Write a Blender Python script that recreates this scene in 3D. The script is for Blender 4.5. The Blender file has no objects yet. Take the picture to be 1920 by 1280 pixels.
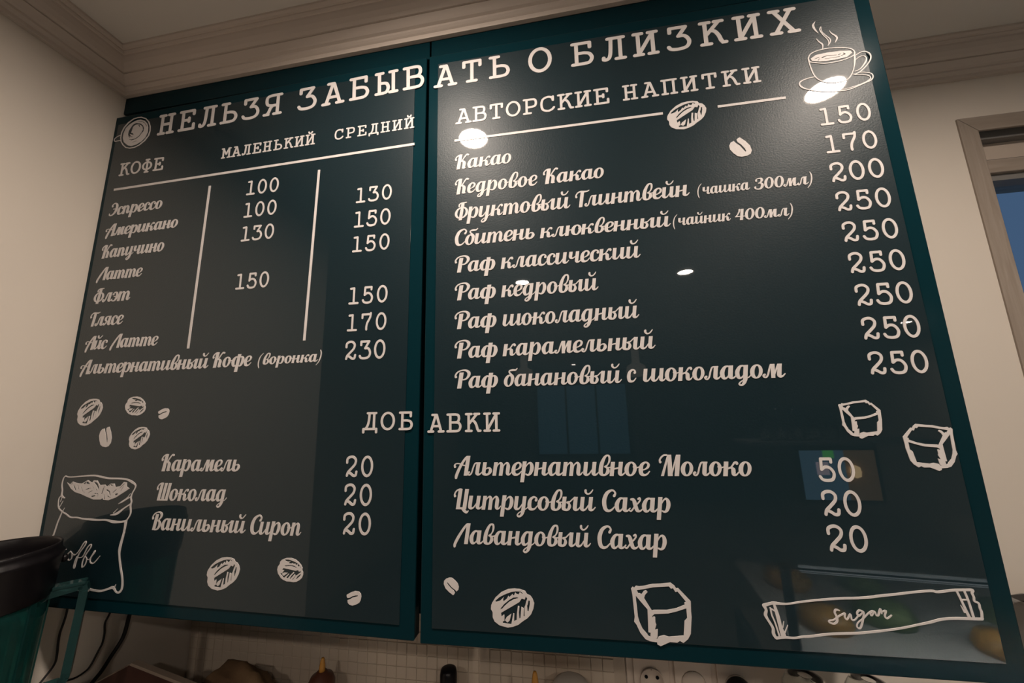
import bpy, bmesh, math, random
from mathutils import Vector, Matrix
from mathutils.geometry import delaunay_2d_cdt
random.seed(7)
C = bpy.context.scene.collection

# ------------------------------------------------------------------ camera
cam_d = bpy.data.cameras.new('camera'); cam = bpy.data.objects.new('camera', cam_d); C.objects.link(cam)
cam_d.sensor_width = 36; cam_d.lens = 36 * 695.2 / 1920; cam_d.clip_start = 0.01
RX, UP, FW = Vector((0.986248, 0.163391, -0.024918)), Vector((0.053058, -0.170204, 0.983979)), Vector((-0.156533, 0.971768, 0.176532))
m = Matrix((RX, UP, -FW)).transposed().to_4x4(); m.translation = Vector((0.86597, -0.51065, 1.74180))
cam.matrix_world = m
bpy.context.scene.camera = cam

# ------------------------------------------------------------------ world, exposure
W = bpy.data.worlds.new('world'); bpy.context.scene.world = W; W.use_nodes = True
W.node_tree.nodes['Background'].inputs[0].default_value = (0.15, 0.23, 0.36, 1)
W.node_tree.nodes['Background'].inputs[1].default_value = 0.5
vs = bpy.context.scene.view_settings
vs.view_transform = 'Standard'; vs.look = 'None'; vs.gamma = 1; vs.use_curve_mapping = False; vs.exposure = 0.29
# downlights of the ceiling: x, y, watts
DOWN = [(0.64, -0.335, 6.0), (1.475, -0.34, 6.0), (0.61, -1.50, 4.5), (1.50, -1.54, 4.5), (0.89, -5.9, 6.0), (4.00, -3.47, 8.0)]
CEIL = 2.45
def area(x, y, z, size, watts, col=(1, .86, .74), spread=169):
    l = bpy.data.lights.new('downlight_glow', 'AREA'); l.shape = 'DISK'; l.size = size; l.energy = watts; l.color = col
    l.spread = math.radians(spread)
    o = bpy.data.objects.new('downlight_glow', l); C.objects.link(o); o.location = (x, y, z); return o
for x, y, wt in DOWN: area(x, y, CEIL - 0.0036, 0.074, wt)

# ------------------------------------------------------------------ materials
def mat(name, col, rough=.5, spec=.5, coat=0, coat_rough=.03, metal=0, emit=None, trans=0, ior=1.45):
    mt = bpy.data.materials.new(name); mt.use_nodes = True
    b = mt.node_tree.nodes['Principled BSDF']
    b.inputs['Base Color'].default_value = (*col, 1); b.inputs['Roughness'].default_value = rough
    b.inputs['Specular IOR Level'].default_value = spec; b.inputs['Metallic'].default_value = metal
    b.inputs['Coat Weight'].default_value = coat; b.inputs['Coat Roughness'].default_value = coat_rough
    b.inputs['Transmission Weight'].default_value = trans; b.inputs['IOR'].default_value = ior
    if emit: b.inputs['Emission Color'].default_value = (*emit[0], 1); b.inputs['Emission Strength'].default_value = emit[1]
    return mt
def nd(mt, t, **k):
    n = mt.node_tree.nodes.new(t)
    for a, v in k.items():
        if hasattr(n, a): setattr(n, a, v)
    return n
def noise_bump(mt, scale=60, strength=.1, dist=.002, stretch=(1, 1, 1), target='Normal', detail=4):
    t = mt.node_tree; b = t.nodes['Principled BSDF']
    tc = nd(mt, 'ShaderNodeTexCoord'); mp = nd(mt, 'ShaderNodeMapping'); mp.inputs['Scale'].default_value = stretch
    nz = nd(mt, 'ShaderNodeTexNoise'); nz.inputs['Scale'].default_value = scale; nz.inputs['Detail'].default_value = detail
    bp = nd(mt, 'ShaderNodeBump'); bp.inputs['Strength'].default_value = strength; bp.inputs['Distance'].default_value = dist
    t.links.new(tc.outputs['Object'], mp.inputs[0]); t.links.new(mp.outputs[0], nz.inputs['Vector'])
    t.links.new(nz.outputs[0], bp.inputs['Height']); t.links.new(bp.outputs[0], b.inputs[target])
    return mt
def noise_color(mt, c1, c2, scale=5, stretch=(1, 1, 1), lo=.35, hi=.65, detail=5, distort=0):
    t = mt.node_tree; b = t.nodes['Principled BSDF']
    tc = nd(mt, 'ShaderNodeTexCoord'); mp = nd(mt, 'ShaderNodeMapping'); mp.inputs['Scale'].default_value = stretch
    nz = nd(mt, 'ShaderNodeTexNoise'); nz.inputs['Scale'].default_value = scale; nz.inputs['Detail'].default_value = detail; nz.inputs['Distortion'].default_value = distort
    r = nd(mt, 'ShaderNodeValToRGB'); r.color_ramp.elements[0].position = lo; r.color_ramp.elements[1].position = hi
    r.color_ramp.elements[0].color = (*c1, 1); r.color_ramp.elements[1].color = (*c2, 1)
    t.links.new(tc.outputs['Object'], mp.inputs[0]); t.links.new(mp.outputs[0], nz.inputs['Vector'])
    t.links.new(nz.outputs[0], r.inputs[0]); t.links.new(r.outputs[0], b.inputs['Base Color'])
    return mt
M = {}
M['wall'] = noise_bump(mat('warm_white_wall_paint', (.68, .61, .535), .8, .3), 9, .35, .006, (1, 1, .35))
M['ceiling'] = mat('ceiling_paint', (.66, .62, .57), .9, .2)
M['crown'] = mat('crown_paint', (.56, .48, .42), .55, .3)
M['dark_room'] = mat('far_room_paint', (.16, .17, .18), .8, .2)
M['floor'] = noise_color(mat('floor_tile', (.4, .38, .35), .4), (.42, .40, .37), (.55, .52, .48), 3)
M['door'] = noise_bump(mat('teal_door_paint', (.0025, .020, .027), .16, .1), 500, .05, .0004)
M['sheet'] = mat('teal_glossy_sheet', (.0050, .0160, .0215), .42, .22, .82, .016)
M['sheet'].node_tree.nodes['Principled BSDF'].inputs['Coat IOR'].default_value = 1.5
noise_bump(M['sheet'], 420, .30, .0007, (1, 1, 1))
M['letter'] = mat('cream_letter_plastic', (.59, .55, .535), .5, .3)
M['gap'] = mat('black_gap', (.004, .006, .007), .9, .1)
M['tile'] = mat('cream_mosaic_tile', (.56, .47, .38), .3, .4)
M['grout'] = mat('grey_grout', (.50, .42, .34), .9, .2)
M['socket'] = mat('cream_socket_plastic', (.62, .52, .44), .35, .4)
M['black'] = mat('black_plastic', (.006, .005, .006), .32, .3)
M['jug'] = mat('teal_tinted_jug_plastic', (.09, .40, .38), .08, .5, trans=.95, ior=1.3)
M['jug_dark'] = mat('dark_teal_handle_plastic', (.05, .15, .15), .12, .5, trans=.8, ior=1.3)
M['green_sign'] = mat('green_sign', (.1, .6, .1), .5, emit=((.2, 1, .25), 1.6)); M['white_sign'] = mat('white_sign', (.9, .8, .9), .5, emit=((1, .85, 1), 1.5)); M['warm_ball'] = mat('warm_ball_lamp', (1, .7, .4), .5, emit=((1, .7, .35), 4))
M['cable'] = mat('black_cable_rubber', (.008, .007, .007), .5, .4)
M['brown'] = noise_color(mat('dark_brown_board', (.06, .02, .015), .6), (.045, .014, .01), (.08, .03, .02), 12)
M['edge'] = mat('pale_board_edge', (.30, .23, .18), .7)
M['kraft'] = noise_bump(noise_color(mat('kraft_paper', (.2, .12, .06), .8), (.16, .09, .045), (.26, .16, .08), 14), 40, .5, .006)
M['sauce'] = mat('brown_cap_plastic', (.10, .035, .02), .4)
M['orange'] = mat('orange_nozzle_plastic', (.55, .26, .05), .35)
M['porcelain'] = mat('white_porcelain', (.62, .56, .50), .15, .5)
M['glass'] = mat('clear_glass', (.95, .97, .95), .02, .5, trans=1, ior=1.45)
M['worktop'] = noise_color(mat('worktop_laminate', (.2, .16, .12), .4), (.34, .30, .26), (.46, .42, .37), 6)
M['wood'] = noise_bump(noise_color(mat('grey_brown_wood', (.4, .33, .27), .55, .3), (.37, .31, .26), (.27, .22, .18), 6, (14, 14, .9), .3, .75, 6, 1.2), 60, .2, .001, (6, 6, 1))
M['wood_h'] = noise_bump(noise_color(mat('grey_brown_wood_across', (.4, .33, .27), .55, .3), (.37, .31, .26), (.27, .22, .18), 6, (.9, 14, 14), .3, .75, 6, 1.2), 60, .2, .001, (1, 6, 6))
M['frame_dark'] = mat('mid_grey_frame_paint', (.20, .19, .18), .6)  # even mid-grey for transom head, seal and holder
M['pane'] = mat('dark_pane', (.55, .68, .80), .03, .5, trans=1, ior=1.02)
M['lamp'] = mat('lit_diffuser', (1, 1, 1), .5, emit=((1, .88, .72), 28))
M['metal'] = mat('brushed_metal', (.6, .6, .6), .3, metal=1)
M['bulb'] = mat('frosted_globe', (.75, .7, .65), .3, emit=((1, .85, .7), .35))
M['screen'] = mat('lit_menu_screen', (.1, .3, .5), .4, emit=((.30, .6, .9), .7))
M['warm'] = mat('lit_warm_panel', (.5, .35, .2), .6, emit=((.9, .55, .3), .35))
M['added_case_bar'] = mat('added_case_glow_bar', (1, 1, 1), .5, emit=((.85, .95, 1), 1.2))  # glow added to brighten the display case, not a known fitting
M['food'] = noise_color(mat('green_cakes', (.12, .2, .04), .6), (.05, .1, .02), (.3, .35, .12), 8)

# ------------------------------------------------------------------ object helpers
def tag(o, label=None, cat=None, group=None, kind=None):
    if label: o['label'] = label
    if cat: o['category'] = cat
    if group: o['group'] = group
    if kind: o['kind'] = kind
    return o
def link(name, me, mt, parent=None, loc=(0, 0, 0)):
    o = bpy.data.objects.new(name, me); C.objects.link(o)
    if mt is not None and not me.materials: me.materials.append(mt)
    if parent is not None: o.parent = parent
    o.location = loc; return o
def thing(name, label, cat, loc, group=None, rotz=0):
    o = bpy.data.objects.new(name, None); C.objects.link(o); o.empty_display_size = .05
    o.location = loc; o.rotation_euler[2] = rotz
    return tag(o, label, cat, group)
def me_from(bm, name='mesh', smooth=False):
    me = bpy.data.meshes.new(name); bmesh.ops.recalc_face_normals(bm, faces=bm.faces)
    bm.to_mesh(me); bm.free()
    if smooth:
        for p in me.polygons: p.use_smooth = True
    return me
def box_bm(bm, x0, x1, y0, y1, z0, z1, bev=0, seg=1):
    v = [bm.verts.new(p) for p in ((x0, y0, z0), (x1, y0, z0), (x1, y1, z0), (x0, y1, z0), (x0, y0, z1), (x1, y0, z1), (x1, y1, z1), (x0, y1, z1))]
    fs = [bm.faces.new([v[i] for i in q]) for q in ((0, 3, 2, 1), (4, 5, 6, 7), (0, 1, 5, 4), (1, 2, 6, 5), (2, 3, 7, 6), (3, 0, 4, 7))]
    if bev:
        es = list({e for f in fs for e in f.edges}); bmesh.ops.bevel(bm, geom=es, offset=bev, segments=seg, affect='EDGES', profile=.5)
def box(name, x0, x1, y0, y1, z0, z1, mt, parent=None, bev=0, seg=1, loc=(0, 0, 0)):
    bm = bmesh.new(); box_bm(bm, x0, x1, y0, y1, z0, z1, bev, seg); return link(name, me_from(bm), mt, parent, loc)
def prism(name, pts, y0, y1, mt, parent=None, bev=0, loc=(0, 0, 0)):   # polygon in x,z extruded along y
    bm = bmesh.new(); a = [bm.verts.new((x, y0, z)) for x, z in pts]; b = [bm.verts.new((x, y1, z)) for x, z in pts]; n = len(pts)
    bm.faces.new(a); bm.faces.new(b[::-1])
    for i in range(n): bm.faces.new((a[i], b[i], b[(i + 1) % n], a[(i + 1) % n]))
    if bev: bmesh.ops.bevel(bm, geom=list(bm.edges), offset=bev, segments=2, affect='EDGES', profile=.5)
    return link(name, me_from(bm), mt, parent, loc)
def lathe_me(prof, n=32, sy=1.0):       # prof: (r, z)
    bm = bmesh.new(); rings = []
    for r, z in prof:
        rings.append([bm.verts.new((r * math.cos(2 * math.pi * i / n), sy * r * math.sin(2 * math.pi * i / n), z)) for i in range(n)])
    for a, b in zip(rings, rings[1:]):
        for i in range(n): bm.faces.new((a[i], a[(i + 1) % n], b[(i + 1) % n], b[i]))
    bm.faces.new(rings[0][::-1]); bm.faces.new(rings[-1])
    bmesh.ops.remove_doubles(bm, verts=bm.verts, dist=1e-6)
    return me_from(bm, smooth=True)
def lathe(name, prof, mt, parent=None, loc=(0, 0, 0), n=32): return link(name, lathe_me(prof, n), mt, parent, loc)
def catmull(P, k=6):
    if len(P) < 3: return [tuple(p) for p in P]
    out = []; n = len(P)
    for i in range(n - 1):
        a, b, c, d = P[max(i - 1, 0)], P[i], P[i + 1], P[min(i + 2, n - 1)]
        for j in range(k):
            t = j / k
            out.append(tuple(.5 * ((2 * b[q]) + (c[q] - a[q]) * t + (2 * a[q] - 5 * b[q] + 4 * c[q] - d[q]) * t * t + (3 * b[q] - a[q] - 3 * c[q] + d[q]) * t ** 3) for q in range(len(b))))
    out.append(tuple(P[-1])); return out
def tube_me(P, r, n=10, k=6):
    P = [Vector(p) for p in catmull(P, k)]; bm = bmesh.new(); rings = []; up = Vector((0, 1, .01)).normalized()
    for i, p in enumerate(P):
        t = (P[min(i + 1, len(P) - 1)] - P[max(i - 1, 0)]).normalized(); a = t.cross(up)
        if a.length < .05: a = t.cross(Vector((1, 0, 0)))
        a.normalize(); b = t.cross(a); rings.append([bm.verts.new(p + r * (math.cos(2 * math.pi * j / n) * a + math.sin(2 * math.pi * j / n) * b)) for j in range(n)])
    for a, b in zip(rings, rings[1:]):
        for i in range(n): bm.faces.new((a[i], a[(i + 1) % n], b[(i + 1) % n], b[i]))
    bm.faces.new(rings[0]); bm.faces.new(rings[-1][::-1]); return me_from(bm, smooth=True)
def struct(o): return tag(o, kind='structure')

# ------------------------------------------------------------------ the room shell
R_END, YB, FY = 1.3117, 0.2875, 0.0095          # right end of the cabinets, back wall plane, fascia plane
CB = 2.379                                       # underside of the crown moulding
DX0, DX1, DZ1 = 1.655, 2.62, 2.291              # casing of the glazed door in the back wall
struct(box('floor', -1.5, 4.6, -7, YB + .2, -.05, 0, M['floor']))
struct(box('ceiling', -1.5, 4.6, -7, YB + .2, CEIL, CEIL + .05, M['ceiling']))
struct(box('wall_left', -.14, 0, -.66, YB, 0, CEIL, M['wall'], bev=.004))
struct(box('wall_passage', -1.55, -1.5, -7, YB, 0, CEIL, M['wall']))
wb = bmesh.new()
box_bm(wb, -1.5, DX0 + .015, YB, YB + .12, 0, CEIL); box_bm(wb, DX1 - .015, 4.6, YB, YB + .12, 0, CEIL); box_bm(wb, DX0 + .015, DX1 - .015, YB, YB + .12, DZ1 - .012, CEIL)
wall_back = struct(link('wall_back', me_from(wb), M['wall']))
struct(box('wall_right', 4.6, 4.65, -7, YB + .12, 0, CEIL, M['wall']))
struct(box('wall_front', -1.5, 4.6, -7.05, -7, 0, CEIL, M['dark_room']))
PROF = [(0, 0), (.007, 0), (.0075, .002), (.0075, .008), (.010, .010), (.0125, .013), (.0125, .017), (.0165, .019), (.0185, .021), (.0245, .0285), (.0245, .0295), (.0232, .0300), (.0232, .0312), (.0262, .0315), (.030, .036), (.034, .044), (.0365, .053), (.0370, .057), (.0395, .0575), (.0410, .0605), (.0410, .063), (.0445, .0635), (.047, .067), (.047, .0712), (0, .0712)]
def crown(name, pts, s0, s1):            # pts: polyline in plan, piece s0..s1; outward is to the right of travel
    P = [Vector(p) for p in pts]; bm = bmesh.new(); rings = []
    for i in range(s0, s1 + 1):
        d0 = (P[i] - P[i - 1]).normalized() if i > 0 else None; d1 = (P[i + 1] - P[i]).normalized() if i + 1 < len(P) else None
        r = lambda d: Vector((d.y, -d.x))
        if d0 is None: o = r(d1)
        elif d1 is None: o = r(d0)
        else:
            s = r(d0) + r(d1); o = s / (1 + r(d0).dot(r(d1)))
        rings.append([bm.verts.new((P[i].x + o.x * a, P[i].y + o.y * a, CB + b)) for a, b in PROF])
    for a, b in zip(rings, rings[1:]):
        for j in range(len(PROF) - 1): bm.faces.new((a[j], b[j], b[j + 1], a[j + 1]))
    bm.faces.new(rings[0]); bm.faces.new(rings[-1][::-1])
    return struct(link(name, me_from(bm), M['crown']))
CR = [(-.14, -.66), (0, -.66), (0, FY), (R_END, FY), (R_END, YB), (4.6, YB)]
crown('trim_1', CR, 0, 2); crown('trim_2', CR, 2, 4); crown('trim_3', CR, 4, 5)

# glazed door in the back wall: mitred casing, transom recess, rail, pane
CW = .031
dr = struct(prism('door_1', [(DX0, 1.0), (DX0 + CW, 1.0), (DX0 + CW, DZ1 - CW), (DX0, DZ1)], YB - .0035, YB + .002, M['wood'], bev=.001))
o = prism('head_casing', [(DX0 + .0006, DZ1), (DX0 + CW + .0006, DZ1 - CW + .0004), (DX1 - CW, DZ1 - CW + .0004), (DX1, DZ1)], YB - .0035, YB + .002, M['wood_h'], dr, bev=.001)
prism('side_casing', [(DX1 - CW, 1.0), (DX1, 1.0), (DX1, DZ1), (DX1 - CW, DZ1 - CW)], YB - .0035, YB + .002, M['wood'], dr, bev=.001)
prism('lower_casing', [(DX0, 0), (DX0 + CW, 0), (DX0 + CW, 1.0), (DX0, 1.0)], YB - .0035, YB + .002, M['wood'], dr, bev=.001)
x0, x1 = DX0 + CW - .012, DX1 - CW + .012
box('rail', x0, x1, YB + .004, YB + .10, 2.171, 2.199, M['wood_h'], dr, bev=.001)
box('transom_lip', x0, x1, YB + .012, YB + .022, 2.199, 2.2035, M['gap'], dr)
box('transom_panel', x0, x1, YB + .034, YB + .05, 2.199, 2.27, M['socket'], dr)
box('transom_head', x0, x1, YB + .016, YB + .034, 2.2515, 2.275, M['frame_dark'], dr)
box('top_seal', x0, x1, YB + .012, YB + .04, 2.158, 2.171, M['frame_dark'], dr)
box('jamb', x0 - .004, x0 + .010, YB + .004, YB + .11, 0, 2.27, M['wood'], dr)
box('pane', x0, x1, YB + .045, YB + .049, .1, 2.165, M['pane'], dr)

# mosaic splashback: nearest rows of tiles one by one, the rest joined
T = .0212
box('splashback_backing', .0005, .932, YB - .0056, YB + .0005, 1.0, 1.452, M['grout'], wall_back)
tb = bmesh.new(); box_bm(tb, -.0101, .0101, -.0022, .0022, -.0101, .0101, .0007); tile_me = me_from(tb); tile_me.materials.append(M['tile'])
rest = bmesh.new(); cols = int(.93 / T); top = 1.3155
for i in range(cols):
    x = .0115 + T * i
    for j in range(15):
        z = top - T * j
        vis = 1.195 + .075 * (x / .93)
        jx, jy, jz = random.uniform(-.0004, .0004), random.uniform(-.0004, .0004), random.uniform(-.0004, .0004)
        if z > vis and (x > .06):
            o = bpy.data.objects.new('tile', tile_me); C.objects.link(o); o.parent = wall_back; o.location = (x + jx, YB - .0048 + jy, z + jz)
            o.rotation_euler = (random.uniform(-.02, .02), 0, random.uniform(-.02, .02))
        else: box_bm(rest, x - .0098, x + .0098, YB - .0068, YB - .0028, z - .0098, z + .0098)
for i in range(cols):
    for j in range(1, 6): 
        x = .0115 + T * i; z = top + T * j; box_bm(rest, x - .0098, x + .0098, YB - .0068, YB - .0028, z - .0098, z + .0098)
tag(link('far_tiles', me_from(rest), M['tile'], wall_back), kind='stuff')

# ------------------------------------------------------------------ cut-out lettering
# glyphs are laid out from strokes, cut from one sheet 3.5 mm thick
TH = .0006
JIT = .012
def poly_stroke(P, cap=True):
    """P: samples (x, y, w) -> list of polygons covering the stroke"""
    n = len(P); Ls, Rs = [], []
    for i, (x, y, w) in enumerate(P):
        a, b = P[max(i - 1, 0)], P[min(i + 1, n - 1)]
        dx, dy = b[0] - a[0], b[1] - a[1]; d = math.hypot(dx, dy) or 1e-9
        nx, ny = -dy / d * w / 2, dx / d * w / 2
        Ls.append((x + nx, y + ny)); Rs.append((x - nx, y - ny))
    out = []
    cr = lambda o, a, b: (a[0] - o[0]) * (b[1] - o[1]) - (a[1] - o[1]) * (b[0] - o[0])
    for i in range(n - 1):
        q = [Ls[i], Rs[i], Rs[i + 1], Ls[i + 1]]
        s = [cr(q[k], q[(k + 1) % 4], q[(k + 2) % 4]) for k in range(4)]
        if min(s) < 0 < max(s):          # folded: take the hull instead
            pts = sorted(set(q)); lo, up = [], []
            for p_ in pts:
                while len(lo) > 1 and cr(lo[-2], lo[-1], p_) <= 0: lo.pop()
                lo.append(p_)
            for p_ in pts[::-1]:
                while len(up) > 1 and cr(up[-2], up[-1], p_) <= 0: up.pop()
                up.append(p_)
            q = lo[:-1] + up[:-1]
        if len(q) > 2: out.append(q)
    if cap:
        for x, y, w in (P[0], P[-1]): out.append([(x + w / 2 * math.cos(t * math.pi / 6), y + w / 2 * math.sin(t * math.pi / 6)) for t in range(12)])
    return out
def corner_discs(P): return [[(x + w / 2 * math.cos(t * math.pi / 6), y + w / 2 * math.sin(t * math.pi / 6)) for t in range(12)] for x, y, w in P]
def cut_mesh(name, layers, depth=0.0, smooth_k=6):
    """layers: (sign, [polygons]); a later layer wins. Returns triangles of front and side walls"""
    V, F, sg = [], [], []
    for s, polys in layers:
        for q in polys:
            area2 = sum(q[i][0] * q[(i + 1) % len(q)][1] - q[(i + 1) % len(q)][0] * q[i][1] for i in range(len(q)))
            if abs(area2) < 1e-9: continue
            if area2 < 0: q = q[::-1]
            b = len(V); V += [Vector((p[0] + random.uniform(-1, 1) * JIT, p[1] + random.uniform(-1, 1) * JIT)) for p in q]; F.append(list(range(b, b + len(q)))); sg.append(s)
    v, e, f, ov, oe, of = delaunay_2d_cdt(V, [], F, 0, 1e-5)
    boxes = []
    for q, sgn in zip(F, sg):
        p = [(V[i].x, V[i].y) for i in q]; xs = [t[0] for t in p]; ys = [t[1] for t in p]
        boxes.append((min(xs), max(xs), min(ys), max(ys), p, sgn))
    boxes.reverse(); keep = []
    for t in f:
        x = sum(v[i].x for i in t) / len(t); y = sum(v[i].y for i in t) / len(t)
        for x0, x1, y0, y1, p, sgn in boxes:
            if x < x0 or x > x1 or y < y0 or y > y1: continue
            c = False; j = len(p) - 1
            for i in range(len(p)):
                if (p[i][1] > y) != (p[j][1] > y) and x < (p[j][0] - p[i][0]) * (y - p[i][1]) / (p[j][1] - p[i][1]) + p[i][0]: c = not c
                j = i
            if c:
                if sgn > 0: keep.append(t)
                break
    return v, keep
def solid(name, tris, scale=1.0, shear=0.0):
    """tris: list of (verts, faces, dx, yoff)"""
    vs_, fs_ = [], []
    for v, keep, dx, yo in tris:
        b = len(vs_); n = len(v)
        vs_ += [((p[0] + dx + shear * p[1]) * scale, -TH - yo, p[1] * scale) for p in v]
        vs_ += [((p[0] + dx + shear * p[1]) * scale, 0, p[1] * scale) for p in v]
        ed = set()
        for t in keep:
            fs_.append([b + i for i in t])
            for k in range(len(t)): ed.add((t[k], t[(k + 1) % len(t)]))
        for i, j in ed:
            if (j, i) not in ed: fs_.append([b + i, b + n + i, b + n + j, b + j])
    me = bpy.data.meshes.new(name); me.from_pydata(vs_, [], fs_); me.materials.append(M['letter'])
    bm = bmesh.new(); bm.from_mesh(me); bmesh.ops.delete(bm, geom=[q for q in bm.verts if not q.link_faces], context='VERTS'); bm.to_mesh(me); bm.free()
    return me
def ring(cx, cy, rx, ry, cx2, cy2, rx2, ry2, n=28):
    o = [(cx + rx * math.cos(2 * math.pi * i / n), cy + ry * math.sin(2 * math.pi * i / n)) for i in range(n)]
    q = [(cx2 + rx2 * math.cos(2 * math.pi * i / n), cy2 + ry2 * math.sin(2 * math.pi * i / n)) for i in range(n)]
    return [[o[i], o[(i + 1) % n], q[(i + 1) % n], q[i]] for i in range(n)]
HOOK = lambda x: [(x + 13.5, 32, 27), (x + 15, 18, 26.5), (x + 23, 9.5, 19), (x + 36, 11, 11), (x + 49, 27, 7)]
def glyph(src):
    polys = []
    for it in src.split(';'):
        a = it.split()
        if not a: continue
        k, a = a[0], a[1:]
        if k in 'pclq':
            P = [tuple(float(t) for t in s.split(',')) for s in a]
            if k == 'p': polys += poly_stroke(catmull(P, 5))
            elif k == 'q': polys += poly_stroke(P) + corner_discs(P[1:-1])
            elif k == 'c': polys += poly_stroke(catmull([(x, y, 12.5) for x, y in P], 5))
            else:
                P = [(x, y, 12.5) for x, y in P]; polys += corner_discs(P)
                for s in zip(P, P[1:]): polys += poly_stroke(list(s), False)
        else:
            n = [float(t) for t in a]
            if k == 's': polys.append([(n[0] - n[3] / 2, n[1]), (n[0] + n[3] / 2, n[1]), (n[0] + n[3] / 2, n[2]), (n[0] - n[3] / 2, n[2])])
            elif k == 'd': polys.append([(n[0] - n[4] / 2, n[1]), (n[0] + n[4] / 2, n[1]), (n[2] + n[5] / 2, n[3]), (n[2] - n[5] / 2, n[3])])
            elif k == 'h': polys.append([(n[0], 30), (n[0] + 27, 30), (n[0] + 27, 100), (n[0], 100)]); polys += poly_stroke(catmull(HOOK(n[0]), 5))
            elif k == 'o': x = n[0]; polys += ring(x + 38, 50, 38, 51.5, x + 40.5, 50, 14, 40)
            elif k == 'O': polys += ring(n[0], n[1], n[2] + 6.25, n[3] + 6.25, n[0], n[1], n[2] - 6.25, n[3] - 6.25)
            elif k == 'e': polys += ring(*n[:4], *n[4:8])
    return polys
EXIT = 'p 66,64,9 56,66,12 60,58,8 74,58,8 96,66,8'
LOOP = '72,4,27 68,-24,23 56,-42,15 42,-44,12 34,-34,10 44,-18,8 66,-4,7 96,14,7 106,30,6'
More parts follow.
